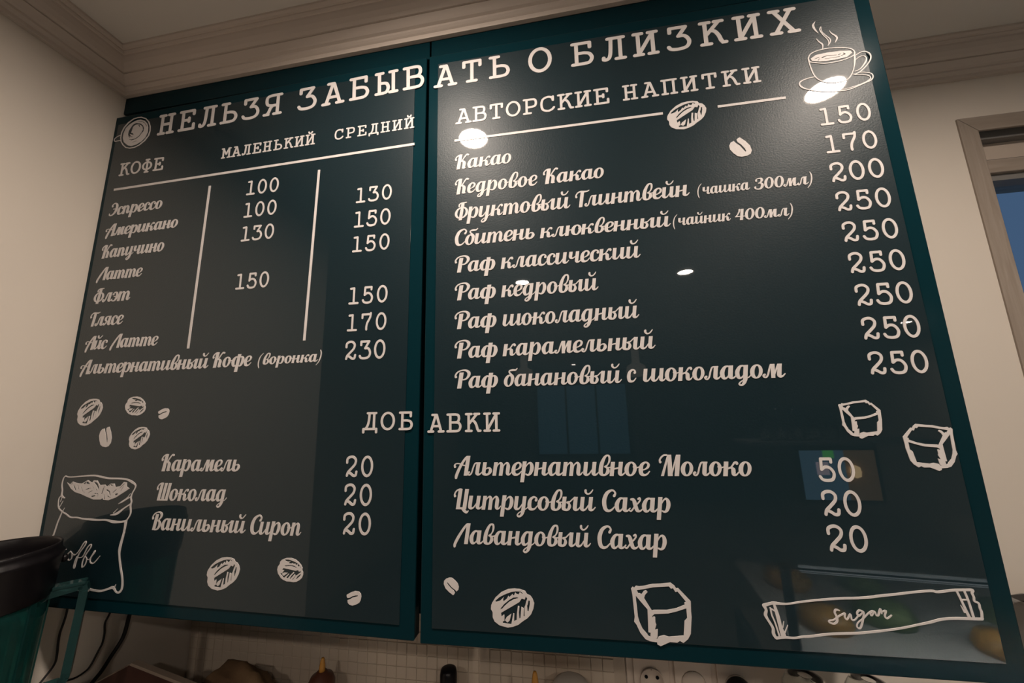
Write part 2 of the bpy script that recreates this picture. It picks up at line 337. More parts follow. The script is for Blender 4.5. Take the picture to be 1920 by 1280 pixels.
SCRIPT = {
 'а': (98, 'p 58,86,10 44,95,12 26,86,19 14,50,27 22,15,22 36,7,14 50,20,8 60,44,6;h 51'),
 'б': (78, 'e 37 48 37 50 39 47 13 38;p 64,66,22 60,84,18 44,102,13 31,118,11 34,130,12 54,134,16 76,134,13 86,146,8'),
 'в': (74, 'p 40,66,13 54,80,9 63,108,13 60,138,13 48,147,12 32,136,17 17,92,25 13.5,50,27 18,18,25 34,6,14 50,12,16 60,30,24 58,50,18 47,62,11 39,66,12;p 46,64,10 60,60,8 76,62,8 90,70,7'),
 'д': (101, 'p 60,86,10 46,95,12 27,86,19 14,50,27 22,15,22 37,7,14 52,20,8 60,44,6;s 66 -10 100 27;p ' + '66,0,27 62,-24,23 51,-42,15 38,-44,12 30,-34,10 42,-18,8 64,-4,7 92,14,7 102,30,6'),
 'е': (72, 'p 20,42,7 38,46,8 56,60,15 60,80,16 49,94,12 34,94,14 18,78,22 13.5,48,27 20,17,24 38,7,16 56,13,11 70,32,7'),
 'и': (105, 's 13.5 30 100 27;p 13.5,34,27 15,18,26 26,8,17 42,14,11 60,44,8;h 58'),
 'й': (105, 's 13.5 30 100 27;p 13.5,34,27 15,18,26 26,8,17 42,14,11 60,44,8;h 58;p 28,146,17 30,134,15 42,122,11 58,124,10 70,136,10 78,150,7'),
 'к': (98, 's 13.5 0 100 27;p 26,50,7 42,58,8 54,74,10 64,92,12 76,95,14 80,86,17;p 34,57,10 48,57,15 59,46,24 61,30,25 64,15,24 73,9,17 85,14,9 93,28,6'),
 'л': (107, 'p 10,24,17 4,20,14 7,9,11 20,6,12 31,22,11 37,60,11 46,90,11 60,95,10 70,90,8;s 72 88 100 30;h 58'),
 'м': (136, 'p 10,24,17 4,20,14 7,9,11 20,6,12 31,22,11 38,60,11 46,96,9;s 52 90 100 14;d 66 0 56 100 24 27;d 64 0 94 100 10 12;h 88'),
 'н': (101, 's 13.5 0 100 27;p 24,50,10 60,58,11;h 53'),
 'о': (84, 'o 0'), 
 'п': (98, 's 13.5 0 100 27;p 22,62,7 32,84,9 46,95,13 57,86,20 62,66,27 62,40,27 64,18,25.5 72,9.5,18 83,12,10 92,27,6.5'),
 'т': (145, 's 13.5 0 100 27;p 22,62,7 32,84,9 46,95,13 57,86,20 62,66,27 62,55,27;s 62 0 70 27;p 70,62,7 80,84,9 94,95,13 105,86,20 110,66,27 110,40,27 112,18,25.5 120,9.5,18 131,12,10 140,27,6.5'),
 'р': (88, 'd 13.5 -48 13.5 106 26 27;p 24,62,7 36,86,9 51,95,14 64,80,22 69,50,26 62,18,21 48,6,13 32,12,9'),
 'с': (70, 'p 58,74,20 58,86,12 48,94,11 34,94,15 18,78,22 13.5,50,27 20,17,24 38,7,16 56,13,11 70,32,7'),
 'у': (105, 's 13.5 30 100 27;p 13.5,34,27 15,18,26 26,8,17 42,14,11 60,44,8;s 71.5 -10 100 27;p ' + LOOP),
 'ф': (112, 'p 48,86,9 36,95,12 22,82,21 13.5,50,27 21,16,21 34,6,13 48,16,9;d 57 -50 57 120 26 27;p 66,86,9 78,95,12 92,82,20 98,50,25 91,16,20 78,6,13 64,14,9'),
 'х': (90, 'p 4,88,14 20,86,20 30,68,27 40,40,27 52,16,24 66,8,15 82,14,9 92,28,6;p 40,48,9 56,64,10 68,84,11 64,97,12 54,92,13;p 38,54,9 24,24,10 10,8,11 -4,14,8'),
 'ч': (101, 's 13.5 62 100 27;p 13.5,66,27 16,52,23 28,44,13 42,48,9 54,60,6;h 53'),
 'ш': (163, 's 13.5 30 100 27;p 13.5,34,27 15,18,26 26,8,17 42,14,11 60,44,8;s 71.5 30 100 27;p 71.5,34,27 73,18,26 84,8,17 100,14,11 118,44,8;h 116'),
 'ы': (125, 's 13.5 30 100 27;p 13.5,34,27 16,17,26 32,7,15 47,12,18 54,30,22 50,48,14 42,56,13 34,60,12;p 40,62,12 54,66,9 70,84,9 84,97,9;s 91 84 100 26;h 77'),
 'ь': (84, 's 13.5 30 100 27;p 13.5,34,27 16,17,26 34,7,15 52,13,18 63,32,25 58,52,16 46,58,11 32,54,8 24,42,6'),
 'э': (72, 'p 10,74,18 12,88,11 26,95,12 44,88,19 57,50,27 48,15,22 32,6,14 14,8,11 4,18,9;p 24,52,9 54,50,9'),
 'ю': (118, 's 13.5 0 100 27;p 24,54,9 46,56,10;o 40'),
 'я': (101, 'p 4,20,14 7,9,11 20,8,13 32,22,16 42,42,10 60,46,8;p 54,46,8 36,46,10 20,60,20 20,80,21 34,94,12 58,95,10;h 53'),
 'К': (104, 'p 2,98,17 -3,112,12 6,132,12 22,144,13 36,146,12;s 34 0 150 29;p 46,74,8 58,92,10 72,124,12 86,145,14 98,140,17;p 50,80,10 64,78,17 76,60,26 77,30,27;s 77 5 40 26;p 78,8,16 92,8,8'),
 'Р': (98, 'p 2,96,17 -3,112,12 8,136,12 32,150,11 66,150,15 88,132,21 92,108,21 80,82,15 60,72,11 48,76,9;s 38 0 134 29'),
 'Ф': (118, 'p 28,118,15 26,134,12 42,145,13 66,147,13 86,150,8;s 57 -10 148 28;e 57 58 58 54 57 58 36 44'),
 'С': (92, 'p 84,112,20 90,130,13 76,147,12 56,148,16 28,126,26 15,78,30 26,26,27 48,7,18 72,12,13 92,34,8'),
 'Г': (84, 'p 0,96,17 -5,112,12 6,134,12 28,145,13 60,142,14 84,142,12 100,150,7;s 46 0 140 29'),
 'Т': (84, 's 46 0 140 29'),
 'А': (104, 'p 88,145,11 70,138,16 46,96,20 26,44,23 15,0,23 15,-18,18;p -6,66,17 -12,78,12 -2,90,9 24,90,8 50,80,9 74,76,9;s 86 0 150 29'),
 'Л': (114, 'p 94,145,11 76,138,16 50,96,20 24,44,23 7,0,22 7,-18,18;s 93 0 150 29'),
 'М': (146, 'p 2,98,17 -3,112,12 6,132,12 22,146,12 42,148,12;d 24 0 52 146 20 12;d 78 0 60 150 33 27;d 84 2 112 146 10 11;s 122 0 150 30'),
 'Ц': (114, 'p 2,96,17 -3,112,12 8,136,12 28,147,12 46,146,12;s 38 0 150 29;s 88 0 150 29;q 38,7,14 88,7,14;p 70,6,14 92,-12,20 110,-22,16 120,-12,9'),
 'Ш': (146, 'p 2,96,17 -3,112,12 8,136,12 28,147,12 46,146,12;s 38 0 150 28;s 80 0 150 28;s 122 0 150 28;q 38,6,12 122,6,12'),
 'В': (104, 'p 2,96,17 -3,112,12 8,136,12 32,150,11 62,150,14 82,132,20 82,108,18 66,86,11 52,80,9;p 52,80,9 74,74,15 88,44,25 80,14,20 58,4,12 36,6,10;s 38 0 134 29'),
 'Э': (100, 'p 18,112,18 14,130,12 30,146,12 54,146,16 76,116,27 78,60,29 58,18,22 30,4,15 8,12,13 4,28,9;p 40,80,9 76,80,9'),
 '0': (92, 'e 44 70 43 71 45 70 18 59'), '3': (84, 'p 10,108,20 8,124,12 28,136,12 52,134,18 62,112,24 50,86,13 32,78,9;p 32,78,9 58,74,16 70,44,27 56,12,20 32,5,13 8,14,12 4,32,20'),
 '4': (88, 'd 60 0 60 140 27 27;q 60,48,12 4,48,12;p 6,48,12 22,76,12 34,112,14 34,136,14;q 60,48,14 86,48,10'),
 '(': (46, 'p 36,150,6 10,112,11 0,56,13 6,0,11 22,-40,6'), ')': (46, 'p 10,150,6 26,112,11 30,56,13 20,0,11 -4,-40,6'),
}
SLAB = {
 'Н': 'l 17,6 17,94;l 59,6 59,94;l 5,6 30,6;l 46,6 71,6;l 5,94 30,94;l 46,94 71,94;l 17,50 59,50',
 'Е': 'l 19,6 19,94;l 6,94 68,94 68,76;l 6,6 71,6 71,28;l 19,51 48,51;l 48,60 48,42',
 'Л': 'l 20,94 72,94;l 60,94 60,6;l 46,6 74,6;l 31,94 29,50;c 29,52 27,28 22,12 12,6 5,8;l 5,8 5,16',
 'Ь': 'l 21,6 21,94;l 6,94 36,94;l 6,6 46,6;c 44,6 62,10 70,28 62,46 44,52;l 44,52 21,52',
 'З': 'l 12,76 12,94 62,94 38,58;c 38,58 58,56 70,34 62,12 38,5 14,8 6,18',
 'Я': 'l 58,6 58,94;l 44,6 72,6;l 32,94 72,94;c 32,94 14,88 10,70 16,52 34,46;l 34,46 58,46;c 38,46 28,34 20,14 12,6;l 3,6 20,6',
 'А': 'l 20,94 42,94;l 38,94 12,6;l 42,94 66,6;l 0,6 24,6;l 54,6 78,6;l 20,34 58,34',
 'Б': 'l 19,6 19,94;l 6,94 64,94 64,74;l 6,6 46,6;c 44,6 62,10 70,28 62,46 44,52;l 44,52 19,52',
 'Ы': 'l 13,6 13,94;l 1,94 26,94;l 1,6 28,6;c 26,6 40,10 46,28 40,46 26,50;l 26,50 13,50;l 65,6 65,94;l 52,94 78,94;l 52,6 78,6',
 'В': 'l 18,6 18,94;l 4,94 44,94;c 42,94 58,90 63,73 57,56 42,52;l 42,52 18,52;c 42,52 62,48 70,30 62,10 44,6;l 44,6 4,6',
 'Т': 'l 8,72 8,94 68,94 68,72;l 38,94 38,6;l 22,6 54,6',
 'О': 'O 38 50 33 44', 
 'И': 'l 15,6 15,94;l 61,6 61,94;l 2,6 28,6;l 48,6 74,6;l 2,94 28,94;l 48,94 74,94;l 17,12 59,88',
 'Й': 'l 15,6 15,94;l 61,6 61,94;l 2,6 28,6;l 48,6 74,6;l 2,94 28,94;l 48,94 74,94;l 17,12 59,88;c 24,122 30,110 46,110 52,122',
 'К': 'l 17,6 17,94;l 4,6 31,6;l 4,94 31,94;l 18,42 58,92;l 46,94 70,94;c 34,60 46,54 56,36 62,14 68,6;l 66,6 76,6',
 'Х': 'l 14,94 64,6;l 62,94 14,6;l 3,94 27,94;l 50,94 73,94;l 2,6 28,6;l 52,6 78,6',
 'Р': 'l 19,6 19,94;l 5,94 46,94;c 44,94 62,90 68,70 62,50 44,45;l 44,45 19,45;l 5,6 40,6',
 'С': 'c 66,70 60,88 38,94 14,82 6,50 14,16 40,5 60,12 70,24;l 66,94 66,72',
 'П': 'l 3,94 73,94;l 16,94 16,6;l 60,94 60,6;l 3,6 29,6;l 47,6 73,6',
 'Д': 'l 24,94 70,94;l 60,94 60,8;c 34,94 32,56 26,28 14,8;l 3,-10 3,8 74,8 74,-10',
 'Ф': 'l 38,2 38,98;l 26,98 50,98;l 26,2 50,2;O 38 50 32 29',
 'М': 'l 12,6 12,94;l 66,6 66,94;l 0,6 25,6;l 53,6 78,6;l 0,94 16,94;l 62,94 78,94;l 14,92 39,38 64,92',
 '1': 'l 20,92 42,94 42,6;l 14,6 70,6', '0': 'O 38 50 29 45',
 '2': 'c 10,68 12,86 28,95 48,94 62,80 58,60 38,40 18,22 12,6;c 12,6 18,20 34,16 50,6 64,8 68,24',
 '3': 'l 12,76 12,94 62,94 38,58;c 38,58 58,56 70,34 62,12 38,5 14,8 6,18',
 '5': 'l 62,80 62,94 20,94 17,50;c 17,50 34,60 54,56 68,34 60,10 38,4 16,8 7,20',
 '7': 'l 10,74 10,94 66,94;l 66,100 66,94;c 66,94 62,74 46,46 40,24 40,6',
}
XS = dict(о=1.1, а=1.12, к=1.07, ф=1.2, Р=1.15, К=1.1, р=1.07, в=1.08, е=1.06, с=1.04, д=1.07, ю=1.14, б=1.08, м=1.05, л=1.03, н=1.03, ы=1.03, и=1.02, т=1.0)
XS['0'] = XS['3'] = XS['4'] = 1.12
_cache = {}
def cdt_glyph(font, ch, extra=''):
    k = (font, ch, extra)
    if k not in _cache:
        src = SCRIPT[ch][1] if font == 's' else SLAB[ch]
        polys = glyph(src + (';' + extra if extra else ''))
        if font == 's' and ch in XS: polys = [[(q[0] * XS[ch],) + tuple(q[1:]) for q in p_] for p_ in polys]
        v, f = cut_mesh(ch, [(1, polys)])
        used = sorted({i for t in f for i in t}); lim = [v[i][0] for i in used if v[i][1] < (118 if ch == 'й' else 999)]
        _cache[k] = (v, f, min(lim), max(lim))
    return _cache[k]
_mesh = {}
def word_mesh(txt):
    if txt not in _mesh:
        x, tris, lo, hi = 0, [], 1e9, -1e9
        for i, ch in enumerate(txt):
            nx = txt[i + 1] if i + 1 < len(txt) else ''
            ex = ''
            if ch in 'ою' and nx and nx not in 'лмя)': ex = EXIT if ch == 'о' else ';'.join('p ' + ' '.join('%g,%s,%s' % (float(q.split(',')[0]) + 40, *q.split(',')[1:]) for q in EXIT[2:].split()) for _ in (0,))
            v, f, a, b = cdt_glyph('s', ch, ex)
            if not ex or ch not in 'о': hi = max(hi, x + b)
            else: hi = max(hi, x + 83)
            lo = min(lo, x + a)
            tris.append((v, f, x, .00006 * (i % 3)))
            x += SCRIPT[ch][0] * XS.get(ch, 1) - (7 if ch in 'аийклмнптудчшыях' and nx and nx in 'оаседэф' else 0) - (6 if nx and nx in 'лмя' else 0) + (4 if ch in 'о' and ex else 0) + (10 if (ch == '(') else 0)
        _mesh[txt] = (solid('word', tris, 1.0, .16), lo, hi)
    return _mesh[txt]
def slab_mesh(ch):
    if ('b', ch) not in _mesh:
        v, f, a, b = cdt_glyph('b', ch); _mesh[('b', ch)] = (solid('letter', [(v, f, 0, 0)]), a, b)
    return _mesh[('b', ch)]

# ---- measured layout: door, font, text, left, right, baseline height, tilt, size (metres; art in 0.1 mm)
WORDS = [
  [1,"s","Какао",0.696,0.7883,2.1154,-0.0138,17.04],
  [1,"s","Кедровое",0.6961,0.8278,2.0723,-0.0049,17.42],
  [1,"s","Какао",0.8346,0.9255,2.0719,-0.012,16.63],
  [1,"s","Фруктовый",0.6975,0.8751,2.03,-0.0089,18.24],
  [1,"s","Глинтвейн",0.8806,1.0404,2.0284,-0.0046,17.02],
  [1,"s","(чашка",1.0507,1.1184,2.0274,-0.0091,11.13],
  [1,"s","300мл)",1.1233,1.1944,2.0261,-0.0166,11.91],
  [1,"s","Сбитень",0.6973,0.8205,1.9866,-0.0058,17.33],
  [1,"s","клюквенный",0.8293,1.0113,1.986,-0.0064,15.72],
  [1,"s","(чайник",1.0142,1.089,1.9848,0.0059,11.17],
  [1,"s","400мл)",1.0939,1.1649,1.9841,-0.0116,11.53],
  [1,"s","Раф",0.696,0.7601,1.9439,-0.0145,16.84],
  [1,"s","классический",0.7697,0.9673,1.9436,-0.003,17.45],
  [1,"s","Раф",0.6962,0.7602,1.9007,-0.015,17.01],
  [1,"s","кедровый",0.7695,0.9073,1.9004,0.0023,17.75],
  [1,"s","Раф",0.6961,0.7604,1.8571,0.0039,17.06],
  [1,"s","шоколадный",0.7701,0.9586,1.857,0.0021,17.47],
  [1,"s","Раф",0.6961,0.7612,1.8138,0.0039,17.05],
  [1,"s","карамельный",0.7698,0.9758,1.814,0.002,17.21],
  [1,"s","Раф",0.6963,0.761,1.7709,0.0057,16.87],
  [1,"s","банановый",0.7696,0.9293,1.7713,-0.0039,16.89],
  [1,"s","с",0.9357,0.9479,1.7711,0,17.29],
  [1,"s","шоколадом",0.9562,1.1263,1.771,-0.0022,17.44],
  [1,"s","Альтернативное",0.6964,0.9548,1.6531,0.0011,17.14],
  [1,"s","Молоко",0.9644,1.0723,1.6535,0.0015,16.98],
  [1,"s","Цитрусовый",0.6957,0.8851,1.61,0.0024,17.12],
  [1,"s","Сахар",0.8923,0.975,1.6102,0.0014,17.14],
  [1,"s","Лавандовый",0.6985,0.8766,1.567,0.0051,16.93],
  [1,"s","Сахар",0.8838,0.9666,1.567,0.0144,17.25],
  [0,"s","Эспрессо",0.0262,0.1426,2.113,0.0311,16.61],
  [0,"s","Американо",0.0242,0.1829,2.0716,0.0167,16.28],
  [0,"s","Капучино",0.0228,0.1605,2.0289,0.0215,17.13],
  [0,"s","Латте",0.0251,0.1222,1.9868,0.006,16.51],
  [0,"s","Флэт",0.0251,0.1053,1.9449,0.0025,17.44],
  [0,"s","Глясе",0.024,0.098,1.9017,0.0127,16.9],
  [0,"s","Айс",0.0245,0.0725,1.8598,0,16.21],
  [0,"s","Латте",0.0806,0.1774,1.8606,-0.0005,16.19],
  [0,"s","Альтернативный",0.0229,0.2835,1.8173,0.0006,16.57],
  [0,"s","Кофе",0.2879,0.3626,1.8177,0.0036,16.64],
  [0,"s","(воронка)",0.3749,0.4847,1.8188,0.0085,12.1],
  [0,"s","Карамель",0.216,0.3607,1.6579,-0.0011,17.18],
  [0,"s","Шоколад",0.2145,0.3436,1.6147,-0.0007,17.18],
  [0,"s","Ванильный",0.213,0.3811,1.5722,-0.0068,16.93],
  [0,"s","Сироп",0.3878,0.4717,1.5705,-0.0038,17.28],
  [0,"b","НЕЛЬЗЯ",0.1069,0.3749,2.27,0.0097,44.24],
  [0,"b","ЗАБЫВ",0.4061,0.6452,2.2716,0.0285,45.78],
  [1,"b","АТЬ",0.6613,0.7916,2.2719,-0.0068,42.58],
  [1,"b","О",0.8217,0.8598,2.2685,-0.0354,47.19],
  [1,"b","БЛИЗКИХ",0.8894,1.2167,2.2688,-0.0141,43.07],
  [0,"b","КОФЕ",0.0328,0.1327,2.1947,-0.0032,26.79],
  [0,"b","МАЛЕНЬКИЙ",0.258,0.4465,2.1988,0.0071,20.83],
  [0,"b","СРЕДНИЙ",0.4838,0.629,2.2019,0.0084,20.06],
  [1,"b","АВТОРСКИЕ",0.6997,0.9433,2.1969,-0.0126,27.94],
  [1,"b","НАПИТКИ",0.9629,1.1545,2.1942,-0.0138,26.37],
  [0,"b","ДОБ",0.5599,0.6377,1.715,-0.0151,26.2],
  [1,"b","АВКИ",0.6596,0.7645,1.7105,0.0015,25.98],
  [0,"b","100",0.3197,0.3826,2.1188,-0.0124,27.34],
  [0,"b","100",0.3193,0.3824,2.0764,-0.0079,27.4],
  [0,"b","130",0.3192,0.3819,2.0325,-0.0045,27.22],
  [0,"b","150",0.319,0.3811,1.9472,-0.0009,27.21],
  [0,"b","130",0.5304,0.593,2.0782,0.0034,26.9],
  [0,"b","150",0.5292,0.5923,2.0351,-0.0055,27.87],
  [0,"b","150",0.5285,0.592,1.9928,-0.0143,26.96],
  [0,"b","150",0.527,0.5918,1.9067,-0.0209,27.59],
  [0,"b","170",0.5268,0.5914,1.8639,-0.0284,27.05],
  [0,"b","230",0.526,0.5915,1.8198,-0.0172,28.78],
  [0,"b","20",0.5371,0.5792,1.6508,0,28.8],
  [0,"b","20",0.5369,0.5791,1.6122,0,29.01],
  [0,"b","20",0.5372,0.5793,1.5741,0,28.88],
  [1,"b","150",1.218,1.2795,2.1098,-0.0318,26.66],
  [1,"b","170",1.2186,1.2797,2.0675,-0.02,26.69],
  [1,"b","200",1.2182,1.2803,2.0249,-0.0087,27.94],
  [1,"b","250",1.2185,1.2805,1.9832,-0.0208,27.35],
  [1,"b","250",1.219,1.2807,1.9406,-0.0199,27.14],
  [1,"b","250",1.2193,1.281,1.8984,-0.0166,27.23],
  [1,"b","250",1.2197,1.281,1.8557,-0.0092,27.64],
  [1,"b","250",1.2197,1.2811,1.8133,-0.0121,27.53],
  [1,"b","250",1.2195,1.281,1.7707,-0.0173,27.29],
  [1,"b","50",1.1456,1.1841,1.648,0,27.04],
  [1,"b","20",1.1445,1.1844,1.6101,0,27.96],
  [1,"b","20",1.1442,1.1844,1.5721,0,28.23],
]
BEAN_HATCHED = [["+","f",[[-265,11],[-252,38],[-210,100],[-134,165],[-49,204],[32,214],[104,211],[166,193],[187,158],[225,146],[253,112],[273,60],[261,-1],[230,-67],[185,-113],[126,-151],[70,-194],[0,-221],[-61,-233],[-163,-214],[-224,-175],[-248,-128],[-248,-69],[-269,-37]]],["-","f",[[-235,28],[-214,56],[-198,49],[-148,67],[-103,111],[-114,83],[-108,60],[-69,90],[-45,127],[-35,111],[6,150],[12,135],[26,137],[40,171],[58,151],[82,147],[96,174],[112,168],[130,153],[132,170],[109,183],[53,184],[-12,173],[-96,139],[-160,106],[-209,65]]],["-","f",[[-150,-35],[-144,-19],[-99,32],[-38,80],[14,110],[62,116],[82,108],[20,89],[-40,56],[-102,3],[-124,-22]]],["-","f",[[-143,-72],[-73,-31],[12,18],[89,63],[121,106],[156,95],[172,131],[189,108],[174,72],[161,26],[151,9],[149,-97],[136,-97],[143,-5],[113,10],[98,-117],[85,-125],[80,-57],[90,14],[70,17],[55,-72],[51,-143],[18,-157],[23,-71],[11,-69],[-17,-194],[-124,-186],[-123,-167],[-102,-161],[-100,-104],[-105,-88],[-137,-114]]],["+","f",[[-96,-153],[-74,-118],[-13,-75],[-37,-153],[-64,-177]]],["-","f",[[203,87],[219,86],[219,50],[199,-38],[188,-36],[183,27],[192,40]]]]
BEAN_PLAIN = [["+","f",[[-101,33],[-44,64],[19,85],[75,81],[106,57],[114,22],[106,-24],[86,-57],[36,-81],[-10,-94],[-53,-86],[-80,-62],[-86,-31],[-57,-22],[-15,1],[65,23],[64,34],[30,32],[-16,19],[-58,-2],[-88,-4],[-100,15]]]]
SUGAR_CUBE = [["+","f",[[-303,242],[-281,263],[-265,251],[-243,274],[-206,269],[-145,278],[-55,302],[39,309],[160,326],[203,294],[217,267],[240,271],[311,196],[366,137],[359,31],[359,-30],[331,-208],[296,-264],[241,-307],[204,-288],[173,-308],[93,-307],[-15,-357],[-50,-341],[-51,-320],[-129,-313],[-180,-295],[-234,-231],[-271,-146],[-295,-117],[-284,-66],[-287,21],[-292,173]]],["-","f",[[-253,165],[-194,95],[-130,23],[-133,-58],[-141,-219],[-115,-223],[-122,-266],[-147,-256],[-155,-238],[-204,-186],[-232,-119],[-247,-58],[-249,36],[-254,111]]],["-","f",[[-237,226],[-114,251],[-45,267],[136,285],[157,261],[181,268],[203,228],[230,233],[314,128],[293,117],[297,96],[199,54],[92,29],[-60,21],[-81,14],[-159,144],[-146,180],[-113,213],[-129,231],[-156,221],[-186,184],[-206,196],[-223,195]]],["-","f",[[-82,-43],[-57,-22],[22,-15],[102,-7],[196,19],[310,59],[309,-45],[277,-77],[252,-231],[85,-253],[34,-241],[-26,-257],[-44,-283],[-61,-281],[-43,-268],[-32,-181],[-66,-190],[-44,-133],[-52,-109],[-50,-53],[-66,-48],[-81,-64]]]]
CUP_TOP = [["+","f",[[633,23186],[751,23135],[837,23047],[887,22936],[902,22832],[885,22734],[811,22630],[702,22553],[586,22514],[477,22514],[378,22545],[293,22616],[229,22706],[203,22798],[203,22915],[246,23019],[331,23116],[445,23179],[545,23192]]],["-","f",[[629,23164],[739,23119],[814,23043],[862,22948],[882,22835],[861,22737],[786,22641],[677,22564],[575,22533],[473,22534],[391,22558],[316,22620],[249,22703],[223,22794],[225,22904],[266,23001],[350,23098],[456,23162],[549,23173]]],["+","f",[[628,23126],[730,23079],[797,23010],[832,22924],[840,22813],[805,22710],[727,22629],[620,22580],[506,22565],[415,22597],[313,22678],[271,22772],[266,22875],[300,22988],[374,23057],[475,23107],[557,23127]]],["-","f",[[521,23070],[637,23036],[709,22980],[740,22917],[741,22851],[702,22806],[665,22754],[582,22702],[490,22691],[431,22718],[412,22736],[471,22712],[563,22719],[647,22771],[689,22837],[714,22892],[693,22961],[642,23006],[584,23026],[521,23026],[473,22989],[462,22925],[450,22861],[492,22847],[523,22805],[466,22822],[422,22843],[457,22787],[525,22758],[469,22763],[423,22799],[449,22744],[403,22781],[375,22844],[377,22917],[418,22991],[455,23044]]],["-","f",[[585,23021],[618,23010],[645,22947],[598,22991]]],["-","p",[[563,23096,7.7],[661,23076,12.3],[740,23026,12.3],[792,22952,13.7]]],["-","p",[[409,23037,6.2],[327,22969,9.3],[291,22872,6.2]]],["-","p",[[523,22642,6.1],[613,22661,10.6]]],["+","p",[[200,22849,15.5],[133,22831,15.5],[76,22795,15.5],[67,22760,15.5],[88,22733,15.5],[160,22731,17.0],[223,22732,15.4]]]]
CUP_SIDE = [["+","p",[[12361,22766,4.2],[12326,22707,29.0],[12337,22638,24.8],[12371,22564,6.2]]],["+","p",[[12333,22478,8.2],[12358,22423,16.3],[12395,22367,18.3],[12383,22293,8.1]]],["+","p",[[12417,22660,10.3],[12398,22618,14.4],[12424,22528,12.3],[12472,22434,12.2],[12476,22374,12.1],[12456,22333,6.1]]],["+","p",[[12419,22660,8.2],[12419,22583,9.2],[12457,22509,11.2],[12500,22440,12.2],[12496,22387,12.1],[12456,22333,6.1]]],["+","p",[[12513,22578,6.1],[12532,22529,14.2],[12573,22478,22.3],[12588,22433,22.2],[12550,22364,6.1]]],["+","p",[[12187,22185,16.3],[12228,22248,14.2],[12333,22285,14.2],[12476,22291,14.1],[12632,22267,14.0],[12730,22226,13.9],[12763,22172,15.8],[12748,22123,13.8],[12673,22086,13.8],[12546,22060,13.9],[12387,22057,14.0],[12259,22094,14.1],[12196,22125,14.2],[12187,22185,14.2]]],["+","f",[[12212,22168],[12286,22215],[12422,22225],[12589,22220],[12717,22199],[12733,22161],[12658,22107],[12498,22089],[12322,22099],[12224,22133]]],["-","p",[[12358,22156,16.1],[12423,22175,8.0],[12536,22163,8.0]]],["-","p",[[12389,22132,6.0],[12504,22127,6.0],[12575,22134,8.0]]],["-","p",[[12626,22177,13.9],[12642,22157,11.9],[12595,22145,8.0]]],["-","p",[[12263,22154,6.1],[12320,22170,8.1]]],["-","p",[[12299,22121,8.1],[12320,22146,6.0]]],["-","p",[[12562,22161,8.0],[12590,22173,8.0]]],["+","p",[[12185,22174,16.2],[12189,22079,14.1],[12208,21935,16.0],[12246,21836,13.9],[12308,21778,11.9],[12390,21740,9.8],[12493,21732,9.8],[12600,21751,11.7],[12662,21813,13.7],[12708,21907,11.7],[12743,22038,23.6],[12759,22162,15.8]]],["+","p",[[12768,22113,11.8],[12830,22147,11.8],[12891,22149,13.7],[12939,22101,15.6],[12934,22022,15.6],[12871,21931,13.6],[12780,21847,13.6],[12715,21820,11.7],[12681,21821,9.7]]],["+","p",[[12757,22046,7.9],[12811,22081,9.8],[12863,22082,11.8],[12886,22043,15.6],[12862,21979,19.5],[12787,21891,11.7],[12713,21860,9.8]]],["+","p",[[12224,21869,12.0],[12125,21859,14.0],[12040,21829,18.1],[12016,21787,18.1],[12043,21730,22.0],[12116,21682,13.9],[12283,21618,11.8],[12453,21592,13.6],[12609,21597,15.5],[12763,21647,15.4],[12881,21692,15.3],[12915,21742,13.4],[12899,21795,11.6],[12819,21828,9.7],[12752,21835,9.7]]],["+","p",[[12507,21605,7.8],[12631,21623,9.7],[12792,21664,11.5],[12877,21715,11.5],[12868,21762,11.6],[12796,21793,9.7],[12705,21810,9.7]]]]
